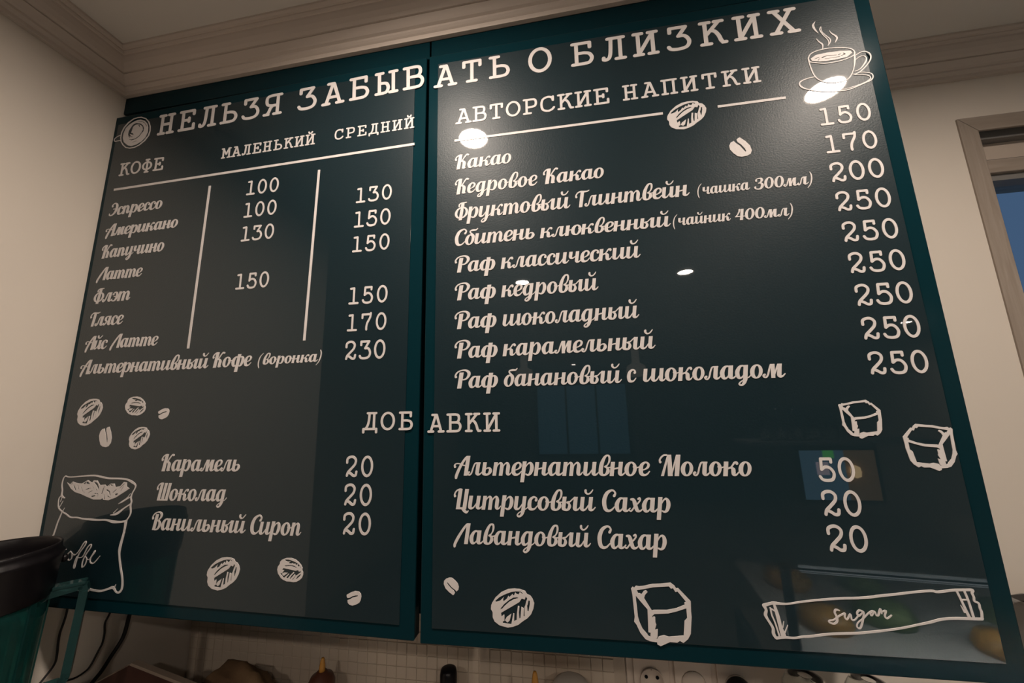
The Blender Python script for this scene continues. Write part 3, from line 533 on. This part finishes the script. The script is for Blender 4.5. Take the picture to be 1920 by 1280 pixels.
SACK = [["+","p",[[345,16502,18.0],[313,16462,18.0],[304,16368,19.7],[332,16276,21.4],[340,16198,31.9],[405,16161,14.1]]],["+","p",[[330,16198,14.2],[295,16152,15.9],[298,16075,15.9],[324,16007,19.3],[403,15955,17.5],[492,15919,19.1],[594,15872,19.0],[724,15870,18.9],[846,15854,20.5],[1006,15846,28.9],[1134,15842,23.7],[1298,15845,23.5],[1437,15822,38.4],[1570,15822,28.2],[1690,15839,28.1]]],["+","p",[[345,16502,18.0],[441,16486,16.1],[662,16499,19.5],[911,16511,22.8],[1065,16493,26.2],[1218,16470,26.0],[1443,16467,24.1],[1581,16453,23.9],[1685,16416,34.0],[1760,16371,23.6],[1760,16319,20.2],[1725,16251,20.2],[1709,16184,25.2],[1730,16125,25.1],[1722,16066,28.4],[1745,15971,23.2],[1733,15912,19.9],[1689,15846,19.8]]],["+","p",[[1689,16243,6.7],[1635,16176,13.5],[1559,16123,25.3],[1489,16088,6.7]]],["+","p",[[1707,16199,16.8],[1620,16153,20.2],[1560,16119,16.8]]],["+","p",[[1718,16088,20.0],[1616,16028,21.7],[1489,15944,38.5],[1369,15920,8.4]]],["+","p",[[1489,16014,6.7],[1420,15951,13.4]]],["+","p",[[352,16168,8.8],[336,16106,10.6]]],["+","p",[[385,16114,8.8],[351,16045,12.3],[333,16014,10.6]]],["+","p",[[441,16009,7.0],[413,15955,12.2]]],["+","f",[[405,16400],[468,16370],[518,16416],[584,16398],[646,16390],[708,16387],[816,16441],[905,16400],[937,16438],[1007,16435],[1072,16366],[1168,16374],[1214,16344],[1283,16390],[1351,16391],[1381,16338],[1475,16354],[1531,16415],[1590,16408],[1597,16347],[1655,16318],[1595,16280],[1422,16181],[1286,16138],[1187,16144],[1162,16170],[1128,16147],[990,16145],[853,16185],[724,16226],[596,16255],[503,16308]]],["-","p",[[517,16399,10.7],[497,16370,10.7]]],["-","p",[[546,16362,12.4],[575,16324,23.0],[604,16286,17.6]]],["-","p",[[633,16359,12.4],[661,16302,15.8]]],["-","p",[[705,16333,12.3],[743,16272,12.3]]],["-","p",[[749,16383,15.8],[805,16401,35.1],[864,16382,12.3]]],["-","p",[[804,16291,8.7],[846,16307,12.2],[893,16317,12.2]]],["-","p",[[869,16244,10.4],[900,16266,10.4],[937,16277,10.4]]],["-","p",[[964,16404,22.7],[1015,16373,38.3],[1066,16298,15.6]]],["-","p",[[1005,16305,13.9],[1032,16274,12.1]]],["-","p",[[926,16350,8.7],[953,16318,10.4]]],["-","p",[[1161,16340,17.3],[1147,16291,20.7],[1134,16234,17.2]]],["-","p",[[1180,16223,13.7],[1198,16159,22.2]]],["-","p",[[1225,16291,24.1],[1273,16269,25.7],[1301,16217,18.8]]],["-","p",[[1258,16201,17.1],[1317,16176,10.2]]],["-","p",[[1256,16356,12.1],[1292,16369,18.9],[1334,16353,12.0]]],["-","p",[[1408,16301,10.2],[1349,16255,8.5]]],["-","p",[[1409,16225,28.9],[1445,16235,15.3]]],["-","p",[[1546,16388,11.9],[1471,16324,6.8]]],["-","p",[[1534,16347,10.2],[1499,16279,6.8]]],["-","p",[[990,16238,10.4],[1061,16228,17.3],[1061,16184,6.9]]],["-","p",[[946,16190,19.0],[1007,16204,15.5]]],["-","p",[[763,16272,8.7],[786,16249,10.5]]],["+","p",[[408,15955,17.5],[382,15871,20.9],[353,15780,22.6],[321,15622,24.2],[299,15547,22.4]]],["+","p",[[1671,15838,33.1],[1675,15773,29.7],[1676,15715,28.0],[1681,15665,24.6]]],["+","p",[[1686,15812,32.8],[1669,15643,32.5],[1641,15450,43.7],[1651,15343,26.4],[1703,15189,31.8],[1767,15030,27.8],[1788,14895,31.3],[1751,14837,31.2],[1692,14838,22.1],[1621,14895,37.0],[1519,14866,27.9],[1395,14836,28.0],[1262,14842,28.1],[1171,14854,28.2],[1086,14838,22.7],[909,14829,22.8],[684,14827,23.0],[489,14834,23.2],[407,14930,23.4],[340,15179,23.7],[301,15434,24.0],[309,15594,28.2]]],["+","p",[[1667,14937,5.6],[1643,14896,22.2]]],["+","p",[[618,15397,9.9],[572,15374,15.8],[542,15330,17.8],[544,15271,17.7],[583,15230,13.7],[634,15257,7.8]]],["+","p",[[705,15370,13.8],[656,15309,17.7],[700,15243,15.6],[751,15270,13.7],[740,15345,13.7],[705,15370,9.8],[760,15333,9.8],[807,15327,7.8]]],["+","p",[[766,15304,7.8],[818,15327,11.7],[874,15384,15.6],[940,15496,19.6],[979,15522,15.7],[970,15463,17.6],[883,15342,17.5],[851,15232,17.5],[838,15139,19.3],[818,15155,15.5],[827,15239,13.6],[847,15299,11.7]]],["+","p",[[863,15282,9.7],[960,15302,13.6],[1022,15431,17.5],[1078,15483,17.5],[1088,15441,15.5],[1020,15338,17.4],[975,15236,17.4],[982,15153,19.2],[1031,15188,15.4],[1046,15272,13.5],[1016,15304,9.7]]],["+","p",[[1035,15272,7.7],[1092,15265,9.6],[1135,15325,13.5],[1176,15394,17.4],[1176,15368,17.4],[1120,15291,17.3],[1122,15233,17.3],[1181,15215,17.2],[1238,15262,13.4],[1287,15322,7.7]]]]
STICK = [["+","p",[[10675,15127,34.7],[10748,15151,27.7],[10791,15157,30.4],[10914,15154,17.8],[11054,15181,17.7],[11234,15210,20.3],[11472,15239,21.4],[11638,15251,22.5],[11770,15267,23.7],[11870,15284,22.3]]],["+","p",[[11823,15278,22.9],[11992,15303,22.7],[12230,15342,21.2],[12370,15358,23.4],[12425,15350,23.4],[12565,15373,23.2],[12689,15382,23.0],[12750,15382,26.4],[12739,15355,22.9],[12747,15314,20.6],[12745,15278,20.5],[12779,15257,20.5],[12780,15210,20.4],[12787,15176,22.6],[12780,15118,22.5],[12772,15108,25.9],[12660,15105,24.9],[12510,15099,24.0],[12395,15081,23.0],[12305,15052,23.1],[12180,15019,18.5],[12019,14977,18.7],[11870,14947,20.0],[11750,14925,20.1]]],["+","p",[[11809,14936,21.8],[11671,14914,23.3],[11566,14899,22.1],[11382,14883,22.3],[11275,14870,22.4],[11111,14840,22.6],[11030,14831,20.0],[10947,14813,20.1],[10852,14813,22.9],[10762,14801,27.1]]],["+","p",[[10675,15127,34.7],[10694,15080,27.6],[10680,15032,34.5],[10698,14985,26.1],[10723,14939,27.4],[10741,14893,28.6],[10738,14846,34.0],[10756,14807,29.8]]],["+","p",[[10742,15103,16.6],[10746,15035,16.5],[10770,14955,16.4],[10796,14823,17.6]]],["+","p",[[10738,15103,13.8],[10780,15078,15.1]]],["+","p",[[10783,15153,20.7],[10797,15079,34.4],[10810,14998,38.2],[10819,14918,38.0],[10838,14832,54.0]]],["+","p",[[10861,14974,5.4],[10843,14913,9.5]]],["+","p",[[10897,14939,5.4],[10856,14860,12.2]]],["+","p",[[12602,15366,20.8],[12625,15284,20.7],[12643,15209,22.8],[12667,15111,28.3]]],["+","p",[[12671,15375,20.8],[12690,15276,20.6],[12705,15113,22.6]]],["+","p",[[12636,15285,13.8],[12681,15287,13.7]]],["+","p",[[12611,15230,5.7],[12634,15167,20.5]]],["+","p",[[11442,15117,12.0],[11407,15122,20.0],[11392,15091,19.9],[11406,15052,23.9],[11401,15006,22.5],[11365,14980,17.2],[11321,14994,15.9],[11330,15011,13.3],[11371,15020,11.9],[11430,15060,15.9],[11487,15090,15.9],[11493,15084,17.2],[11485,15057,18.5],[11504,15031,15.8],[11545,15087,17.1],[11550,15034,17.1],[11582,15033,13.1],[11629,15085,13.1]]],["+","p",[[11674,15120,14.4],[11637,15128,18.4],[11612,15097,17.1],[11627,15071,13.1],[11680,15114,14.4],[11655,15027,19.6],[11620,14953,16.9],[11590,14964,14.3],[11606,15005,11.8],[11669,15054,13.1],[11730,15110,14.4],[11773,15132,14.3],[11742,15104,14.3],[11751,15082,14.3],[11788,15126,14.3],[11797,15087,14.3],[11824,15096,13.0],[11847,15156,14.3],[11852,15110,15.6]]],["+","p",[[11813,15086,15.5],[11845,15154,14.3],[11861,15128,14.3],[11898,15139,17.8],[11878,15090,17.8],[11896,15064,16.5],[11943,15096,13.0]]]]
INST = [[1,"A",1.0498,2.1559,1.0078,0.9994,0.0,1.0],[0,"A",0.3516,1.5173,0.9979,0.9941,0.0,1.0],[0,"A",0.0613,1.7536,0.9341,1.0019,0.0,1.0],[0,"A",0.1696,1.7099,0.7212,0.7895,0.0,1.0],[1,"A",0.7756,1.4954,1.0237,0.9988,0.0,1.0],[0,"A",0.4604,1.5255,0.7431,0.7414,-38.0,1.0],[0,"A",0.1536,1.7604,0.7516,0.7408,-38.0,1.0],[0,"B",0.5582,1.4951,0.998,1.0009,0.0,1.0],[0,"B",0.2098,1.7473,0.9848,0.9812,0.0,1.0],[0,"B",0.1029,1.7126,1.5155,1.4409,-88.0,1.0],[1,"B",1.1143,2.0932,1.4029,1.4468,-76.0,1.0],[1,"B",0.6959,1.5156,0.9816,0.9806,120.0,1.0],[1,"C",0.9522,1.4994,1.0003,0.9992,0.0,1.0],[1,"C",1.1985,1.7196,0.6466,0.6575,0.0,1.0],[1,"C",1.2672,1.6873,0.7571,0.7649,0.0,-1.0]]
LINES = [[0,0.0277,2.167,0.63,2.1722,0.0044],[0,0.2421,2.1474,0.2409,1.852,0.0044],[0,0.4586,2.149,0.4546,1.8539,0.0042],[1,0.6982,2.1675,1.0176,2.1635,0.004],[1,1.0928,2.1617,1.1816,2.1608,0.0038]]
DOORS = [[[-0.0008,2.3284],[0.6481,2.3375],[0.6447,1.4475],[-0.0009,1.4557]],[[0.6524,2.3382],[1.3097,2.3316],[1.3108,1.4502],[0.6531,1.4454]]]

# ------------------------------------------------------------------ the two wall cabinets and everything glued to their doors
cabs = []; DEBUG = 0
for d, (x0, x1, lab) in enumerate([(0.001, .6475, 'teal wall cabinet in the corner whose door lists the coffees with two price columns'), (.6555, R_END, 'teal wall cabinet on the right whose door lists signature drinks with one price column')]):
    cab = thing('wall_cabinet', lab, 'cabinet', (x0, 0, 1.45), 'wall cabinets whose doors carry the menu')
    q = DOORS[d]; L = lambda x, z: (x - x0, z - 1.45)
    bm = bmesh.new(); box_bm(bm, 0, x1 - x0, .021, YB - .001 - (.007 if d == 0 else 0), .02, CB - 1.4505, .0008)
    link('carcass', me_from(bm), M['door'], cab)
    box('fascia', (0 if d == 0 else -.003), x1 - x0 + (.003 if d == 0 else 0) - .001, FY, .0208, 2.343 - 1.45, CB - 1.4505, M['door'], cab, bev=.0006)
    door = prism('door', [L(*p) for p in q], .0012, .0195, M['door'], cab, bev=.0014)
    ins = (.010, .0185, .020, .0185) if d == 0 else (.0165, .0195, .020, .0195)     # left, top, right, bottom margins
    tl, tr, br, bl = q
    s = [L(tl[0] + ins[0], tl[1] - ins[1]), L(tr[0] - ins[2], tr[1] - ins[1]), L(br[0] - ins[2], br[1] + ins[3]), L(bl[0] + ins[0], bl[1] + ins[3])]
    prism('glossy_sheet', s, 0, .0014, M['sheet'], door, bev=.0003)
    cabs.append((x0, door))
def put(name, me, d, x, z, sx, sz, rot=0, label=None):
    x0, door = cabs[d]; o = bpy.data.objects.new(name, me); C.objects.link(o); o.parent = door
    o.location = (x - x0, 0, z - 1.45); o.scale = (sx, 1, sz); o.rotation_euler = (0, -rot, 0)
    if label: o['label'] = label
    return o
for d, font, txt, xl, xr, z, mm, k in WORDS:
    k *= 1e-5; mm *= min(1, (xr - xl) / .2)
    if font == 's':
        me, lo, hi = word_mesh(txt); sx = (xr - xl) / (hi - lo)
        if DEBUG: print('RATIO', txt, round(sx / k, 3))
        put('word', me, d, xl - lo * sx, z, sx, k, math.atan(mm), 'script word reading ' + txt)
    else:
        wf = .9 if txt[0].isdigit() else 1.08
        g = [slab_mesh(c) for c in txt]; sx = k * wf
        if len(g) == 1: sx = (xr - xl) / (g[0][2] - g[0][1]); pitch = 0
        else: pitch = ((xr - g[-1][2] * sx) - (xl - g[0][1] * sx)) / (len(g) - 1)
        for i, (me, a, b) in enumerate(g):
            x = xl - g[0][1] * sx + i * pitch
            put('digit' if txt[0].isdigit() else 'letter', me, d, x, z + mm * (x - xl), sx, k, math.atan(mm))
for d, ax, az, bx, bz, w in LINES:
    v = Vector((bx - ax, bz - az)); ln = v.length; bm = bmesh.new(); box_bm(bm, 0, ln, -TH, 0, -w / 2, w / 2)
    put('divider_line', me_from(bm), d, ax, az, 1, 1, math.atan2(v.y, v.x)).data.materials.append(M['letter'])
def art_mesh(name, A, k=1e-4):
    lay = []
    for op, kind, P in A:
        P = [tuple(c * k for c in p) for p in P]
        if kind == 'f':
            lay.append((1 if op == '+' else -1, [[(p[0] * 1e3, p[1] * 1e3) for p in P]]))
        else:
            P = [tuple(c * 1e3 for c in p) for p in P]
            lay.append((1 if op == '+' else -1, poly_stroke(catmull(P, 4))))
    v, f = cut_mesh(name, lay); return solid(name, [(v, f, 0, 0)], 1e-3)
KIND = {'A': (BEAN_HATCHED, 'bean_cutout'), 'B': (BEAN_PLAIN, 'bean_cutout'), 'C': (SUGAR_CUBE, 'sugar_cube_cutout')}
for key in KIND: KIND[key] += (art_mesh(KIND[key][1], KIND[key][0]),)
for d, key, x, z, sx, sz, rot, mir in INST:
    put(KIND[key][1], KIND[key][2], d, x, z, sx * mir, sz, math.radians(rot))
for nm, A, d in (('cup_cutout', CUP_TOP, 0), ('steaming_cup_cutout', CUP_SIDE, 1), ('coffee_sack_cutout', SACK, 0), ('sugar_stick_cutout', STICK, 1)):
    me = art_mesh(nm, A); put(nm, me, d, 0, 0, 1, 1).location = (-cabs[d][0], 0, -1.45)

# ------------------------------------------------------------------ ceiling downlights (seen as highlights on the board)
DL = ['ceiling spot mirrored as the blob on the drink title line, nearest left', 'ceiling spot mirrored as the blob over the saucer of the steaming cup', 'ceiling spot mirrored over the cedar raf line', 'ceiling spot mirrored in the empty middle right of the board', 'small far ceiling spot mirrored above the banana raf line', 'far right ceiling spot mirrored by a lower price']
for i, (x, y, wt) in enumerate(DOWN):
    t = thing('downlight', DL[i], 'ceiling light', (x, y, CEIL), 'recessed ceiling spots mirrored in the board')
    lathe('trim_ring', [(.037, -.001), (.037, -.006), (.050, -.004), (.052, -.0005)], M['porcelain'], t)
    lathe('diffuser', [(.0001, -.003), (.036, -.003), (.036, -.001), (.0001, -.001)], M['lamp'], t)

# ------------------------------------------------------------------ worktop and what stands on it below the board
WT = 1.02
box_w = box('worktop', .002, 1.9, -.20, YB - .008, WT - .04, WT, M['worktop'], bev=.003)
tag(box_w, 'long dark worktop running under the menu cabinets', 'worktop')
base = thing('counter_unit', 'plain counter unit carrying the worktop', 'counter', (.9, .04, 0))
box('body', -.895, .98, -.21, .235, .0, WT - .0405, M['dark_room'], base)

# tinted blender jug with black collar and handle
jx, jy = .070, -.090
J = thing('blender_jug', 'teal see-through blender jug with black collar at the left wall', 'blender jug', (jx, jy, 1.30))
jb = thing('motor_stand', 'black round motor stand under the teal jug', 'blender stand', (jx, jy, WT))
lathe('motor_housing', [(.065, 0), (.065, .03), (.060, .05), (.055, .24), (.050, .262), (.046, .2795)], M['black'], jb)
lathe('body', [(.046, 0), (.052, .01), (.0582, .083), (.0602, .125), (.0625, .180), (.0640, .222), (.0620, .222), (.0600, .180), (.0560, .083), (.049, .014), (.0001, .012)], M['jug'], J, n=48)
for k in range(8):
    a = k * math.pi / 4 + .35; bm = bmesh.new(); box_bm(bm, -.0016, .0016, -.0045, .0045, .02, .20, .001)
    o = link('rib', me_from(bm), M['jug'], J, (.0545 * math.cos(a), .0545 * math.sin(a), 0)); o.rotation_euler = (0, .045, a)
lathe('collar', [(.0645, .197), (.0660, .199), (.0668, .212), (.0672, .214), (.0676, .234), (.0690, .238), (.0692, .246), (.0706, .249), (.0706, .2535), (.0680, .256), (.0672, .262), (.0672, .266), (.0655, .2675), (.0640, .265), (.0630, .250), (.0625, .200)], M['black'], J, n=64)
lathe('lug', [(.002, -.005), (.0042, -.002), (.0042, .002), (.002, .005)], M['black'], J, (.0335, .063, .2385), 12)
hm = bmesh.new()
def slab3(P, w, t):
    for a, b in zip(P, P[1:]):
        a, b = Vector(a), Vector(b); d = (b - a).normalized(); n = Vector((-d.z, 0, d.x)) * w / 2
        vs3 = []
        for yy in (-t / 2, t / 2):
            for p in (a - n, a + n, b + n, b - n): vs3.append(hm.verts.new((p.x, yy, p.z)))
        for q in ((0, 1, 2, 3), (7, 6, 5, 4), (0, 4, 5, 1), (1, 5, 6, 2), (2, 6, 7, 3), (3, 7, 4, 0)): hm.faces.new([vs3[i] for i in q])
slab3([(.058, 0, .196), (.0955, 0, .200), (.0975, 0, .193), (.0925, 0, .082), (.088, 0, .074), (.050, 0, .074)], .009, .018)
hd = link('handle', me_from(hm), M['jug_dark'], J); hd.rotation_euler[2] = math.radians(50)
hg = box('handle_grip', .066, .0985, -.0098, .0098, .2012, .2062, M['jug_dark'], J, bev=.001); hg.rotation_euler[2] = math.radians(50)

# cables running down the left wall under the cabinet
for lab, P, r in (('thin black cable hanging down the left wall next to the jug handle', [(.007, .0476, 1.50), (.007, .0486, 1.445), (.007, .0495, 1.4252), (.007, .048, 1.4099), (.007, .0452, 1.3947), (.007, .045, 1.38), (.007, .046, 1.3615), (.007, .0442, 1.348), (.007, .0317, 1.3324), (.007, .018, 1.316), (.007, .012, 1.25), (.007, .012, 1.03)], .0016),
                  ('thin black cable with a kink hanging between jug and corner', [(.007, .116, 1.47), (.007, .114, 1.3985), (.007, .1123, 1.3879), (.007, .1082, 1.3774), (.007, .1097, 1.3606), (.007, .1087, 1.3449), (.007, .1047, 1.3354), (.007, .0959, 1.3172), (.007, .0887, 1.3118), (.007, .0759, 1.3104), (.007, .0595, 1.3141), (.007, .035, 1.312), (.007, .024, 1.27), (.007, .024, 1.03)], .0016),
                  ('thick black cable curving down the left wall', [(.008, .149, 1.47), (.008, .1473, 1.3826), (.008, .1457, 1.3688), (.008, .1417, 1.3414), (.008, .1351, 1.3278), (.008, .1258, 1.3156), (.008, .1136, 1.2983), (.008, .1022, 1.288), (.008, .075, 1.262), (.008, .05, 1.21), (.008, .045, 1.03)], .0032)):
    tag(link('cable', tube_me(P, r), M['cable']), lab, 'cable')

# dark brown board with a pale edge, its corner pointing up
bb = thing('picture_board', 'dark brown board with pale edge standing with its corner up', 'board', (.1127, .080, WT))
prism('panel', [(0, .3165), (.150, .2865), (.150, .0), (-.080, .0), (-.083, .2745)], -.003, .003, M['brown'], bb)
prism('pale_edge', [(0, .3170), (.004, .3205), (.153, .2905), (.1505, .2865)], -.004, .005, M['edge'], bb)
prism('pale_edge', [(0, .3170), (.002, .3195), (-.084, .2760), (-.083, .2745)], -.004, .004, M['edge'], bb)
# kraft bag
kb = bmesh.new(); bmesh.ops.create_icosphere(kb, subdivisions=4, radius=1)
for v in kb.verts:
    n = .05 * math.sin(5 * v.co.x + 3 * v.co.z) + .04 * math.sin(9 * v.co.y + 4 * v.co.x) + .03 * math.sin(17 * v.co.x - 6 * v.co.z)
    v.co = Vector((v.co.x * .098, v.co.y * .055, v.co.z * .094)) * (1 + n)
    if v.co.z < -.05: v.co.z = -.05
tag(link('paper_bag', me_from(kb, smooth=True), M['kraft'], None, (.228, .172, WT + .172)), 'crumpled brown paper bag behind the worktop edge beside the brown board', 'bag')
tag(lathe('storage_tin', [(.06, 0), (.065, .01), (.065, .115), (.06, .1215)], M['dark_room'], None, (.228, .172, WT + .0002)), 'dark round tin standing under the paper bag', 'tin')
# squeeze bottles
def squeeze(x, y, top, lab):
    t = thing('squeeze_bottle', lab, 'squeeze bottle', (x, y, WT), 'squeeze bottles along the splashback'); h = top - WT
    lathe('bottle', [(.028, 0), (.030, .005), (.030, h - .085), (.026, h - .065), (.020, h - .055)], M['sauce'], t)
    lathe('cap', [(.0235, h - .066), (.0235, h - .040), (.019, h - .030), (.011, h - .026), (.0085, h - .022)], M['sauce'], t)
    o = lathe('nozzle', [(.0062, h - .028), (.0050, h - .012), (.0034, h - .003), (.0022, h)], M['orange'], t); o.rotation_euler[1] = .0
    return t
squeeze(.371, .215, 1.286, 'squeeze bottle with brown cap and orange nozzle left of the black capped bottle')
squeeze(.7857, .125, 1.349, 'squeeze bottle with only its orange nozzle tip showing beside the white bowl')
t = thing('syrup_bottle', 'bottle with a rounded black cap standing before the mosaic tiles', 'bottle', (.619, .215, WT)); h = 1.2885 - WT
lathe('bottle', [(.032, 0), (.034, .004), (.034, .16), (.020, .205), (.0135, .222), (.0135, h - .03)], M['glass'], t)
lathe('cap', [(.0148, h - .036), (.0152, h - .033), (.0152, h - .010), (.0135, h - .003), (.009, h - .0005), (.0001, h)], M['black'], t)
t = thing('bowl_stack', 'white porcelain bowl turned upside down on a stack below the sockets', 'bowl', (.835, .215, WT))
for k in range(4): lathe('bowl', [(.047, .0 + k * .068), (.0475, .003 + k * .068), (.042, .035 + k * .068), (.028, .057 + k * .068), (.018, .0625 + k * .068), (.0001, .0635 + k * .068)], M['porcelain'], t, n=40)
# glass jars right of the sockets
for x, r, top, lab in ((1.203, .034, 1.316, 'clear rounded glass jar standing right of the sockets'), (1.292, .032, 1.317, 'clear glass jar furthest right along the wall under the cabinet')):
    t = thing('glass_jar', lab, 'jar', (x, .225, WT), 'glass jars under the right cabinet'); h = top - WT
    lathe('body', [(r * .9, 0), (r, .006), (r, h - .04), (r * .96, h - .018), (r * .75, h - .005), (r * .3, h), (r * .28, h - .003), (r * .72, h - .008), (r * .92, h - .02), (r * .95, h - .04), (r * .95, .008), (.0001, .006)], M['glass'], t)
# socket strip
t = thing('socket_strip', 'row of three cream wall sockets beside the mosaic tiles', 'socket', (.934, YB - .0005, 1.21))
box('back_plate', 0, .30, -.004, 0, -.02, .085, M['socket'], t, bev=.001)
for i, cx in enumerate((.977, 1.0475, 1.1185)):
    fx = cx - .934; fr = box('frame', fx - .0310, fx + .0310, -.0085, -.004, .005, .082, M['socket'], t, bev=.0012, seg=2)
    if i < 3:
        ins = lathe('insert', [(.0205, 0), (.0205, .003), (.0192, .003), (.0190, .0008), (.0001, .0008)] if i == 0 else [(.0001, .0035), (.015, .003), (.0195, .001), (.0205, 0)], M['socket'], t, (fx, -.0088, .046)); ins.rotation_euler[0] = math.pi / 2
    if i == 0:
        for sx_ in (-.0095, .0095):
            hh = lathe('hole', [(.0001, 0), (.0030, 0), (.0030, .0006), (.0001, .0006)], M['gap'], t, (fx + sx_, -.0098, .052), 16); hh.rotation_euler[0] = math.pi / 2
        hh = lathe('hole', [(.0001, 0), (.0012, 0), (.0012, .0006), (.0001, .0006)], M['gap'], t, (fx, -.0098, .0645), 12); hh.rotation_euler[0] = math.pi / 2
        hh = lathe('hole', [(.0001, 0), (.0032, 0), (.0032, .0006), (.0001, .0006)], M['gap'], t, (fx, -.0098, .037), 12); hh.rotation_euler[0] = math.pi / 2
pl = lathe('plug', [(.0001, 0), (.0200, 0), (.0210, .004), (.0200, .030), (.014, .036), (.0001, .037)], M['black'], None, (1.1185, YB - .0095, 1.2545)); pl.rotation_euler[0] = math.pi / 2
tag(pl, 'round black plug pushed into the third socket', 'plug')
# dark thing poking out behind the right edge of the board
t = thing('wall_dispenser', 'dark pointed holder poking out past the lower right of the board', 'dispenser', (1.60, YB - .001, 1.30))
prism('spout', [(-.075, .131), (-.045, .135), (-.02, .132), (-.02, .124), (-.05, .124)], -.05, -.03, M['black'], t, bev=.001)
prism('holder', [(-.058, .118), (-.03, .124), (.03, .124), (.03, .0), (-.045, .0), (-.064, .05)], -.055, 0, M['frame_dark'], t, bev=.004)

# ------------------------------------------------------------------ what the glossy board mirrors from the room behind the camera
for x, w_ in ((.41, 'left'), (1.44, 'right')):
    t = thing('pendant_lamp', w_ + ' one of two pale pendant lamps mirrored in the board', 'pendant lamp', (x, -3.0, CEIL), 'pendant lamps mirrored in the board')
    lathe('canopy', [(.05, -.03), (.05, -.001)], M['metal'], t); lathe('cord', [(.004, -.20), (.004, -.02)], M['black'], t)
    lathe('shade', [(.0001, -.46), (.06, -.455), (.09, -.42), (.08, -.36), (.035, -.33), (.032, -.20), (.0001, -.19)], M['bulb'], t)
t = thing('display_case', 'lit glass display case with cakes mirrored in the lower right of the board', 'display case', (2.02, -1.12, 0)); t.rotation_euler[2] = .12
box('plinth', -.52, .52, -.36, .36, 0, .80, M['dark_room'], t)
for z, x0 in ((.81, -.50), (1.00, -.50)): box('shelf', x0, .50, -.34, .34, z, z + .012, M['porcelain'], t)
for k, (x, y, s_) in enumerate([(-.36, .16, 1), (-.16, .08, 1.1), (.06, .2, .9), (.22, 0, 1), (.38, .2, 1), (-.1, -.18, 1), (-.36, -.14, 1.1)]):
    o = lathe('cake', [(.07, 0), (.075, .02), (.06, .05), (.0001, .062)], M['food'] if k % 2 else M['orange'], t, (x, y, 1.012)); o.scale = (s_, s_, s_)
box('added_case_bar', -.46, .46, .30, .32, 1.225, 1.235, M['added_case_bar'], t)  # added glowing bar under the top glass, brightens the case
l = bpy.data.lights.new('added_case_fill', 'AREA'); l.shape = 'RECTANGLE'; l.size = .9; l.size_y = .02; l.energy = 5; l.color = (.85, .95, 1)  # added fill light so that shelves and cakes show
lo = bpy.data.objects.new('added_case_fill', l); C.objects.link(lo); lo.parent = t; lo.location = (0, .30, 1.222)
for x0 in (-.52, .50): box('post', x0, x0 + .02, .33, .35, .80, 1.24, M['metal'], t)
box('front_glass', -.5, .5, .352, .358, .80, 1.24, M['glass'], t); box('top_glass', -.52, .52, -.36, .35, 1.242, 1.248, M['glass'], t)
t = thing('wall_screen', 'glowing menu screen mirrored by the price column of the board', 'screen', (2.93, -3.0, .98))
box('bezel', -.30, .30, -.02, .02, -.05, .40, M['black'], t, bev=.004); box('display', -.27, .05, .0195, .021, -.02, .36, M['screen'], t); box('side_panel', .05, .27, .0195, .021, -.02, .36, M['warm'], t)
for nm, a in (('green_sign', (-.10, -.02, .30, .36, 'green_sign')), ('white_sign', (-.16, -.07, .17, .27, 'white_sign'))): box(nm, a[0], a[1], .0215, .0225, a[2], a[3], M[a[4]], t)
lathe('warm_ball', [(.0001, -.05), (.03, -.035), (.035, 0), (.03, .035), (.0001, .05)], M['warm_ball'], t, (.10, .05, .20), 16)
sh = box('glass_shelf', 1.7, 2.5, -1.72, -1.5, 1.535, 1.55, M['dark_room']); tag(sh, 'dark hanging shelf mirrored near the sugar cubes', 'shelf')
for k in range(6):
    tag(lathe('drinking_glass', [(.028, 0), (.034, .17), (.032, .17), (.026, .006), (.0001, .005)], M['glass'], None, (1.80 + .075 * k, -1.58, 1.5505), 24), 'tall drinking glass on the dark shelf mirrored in the board', 'glass', 'glasses on the hanging shelf')
t = thing('street_window', 'tall cool window of the far wall mirrored in the board', 'window', (1.0, -6.99, 1.0))
box('window_frame', -.9, .9, -.0, .05, -.2, 1.2, M['black'], t); 
for k in range(3): box('window_pane', -.85 + .58 * k, -.31 + .58 * k, .05, .055, -.15, 1.15, mat('dusk_window_light', (.05, .1, .15), .5, emit=((.10, .28, .42), .55)) if k == 0 else bpy.data.materials['dusk_window_light'], t)
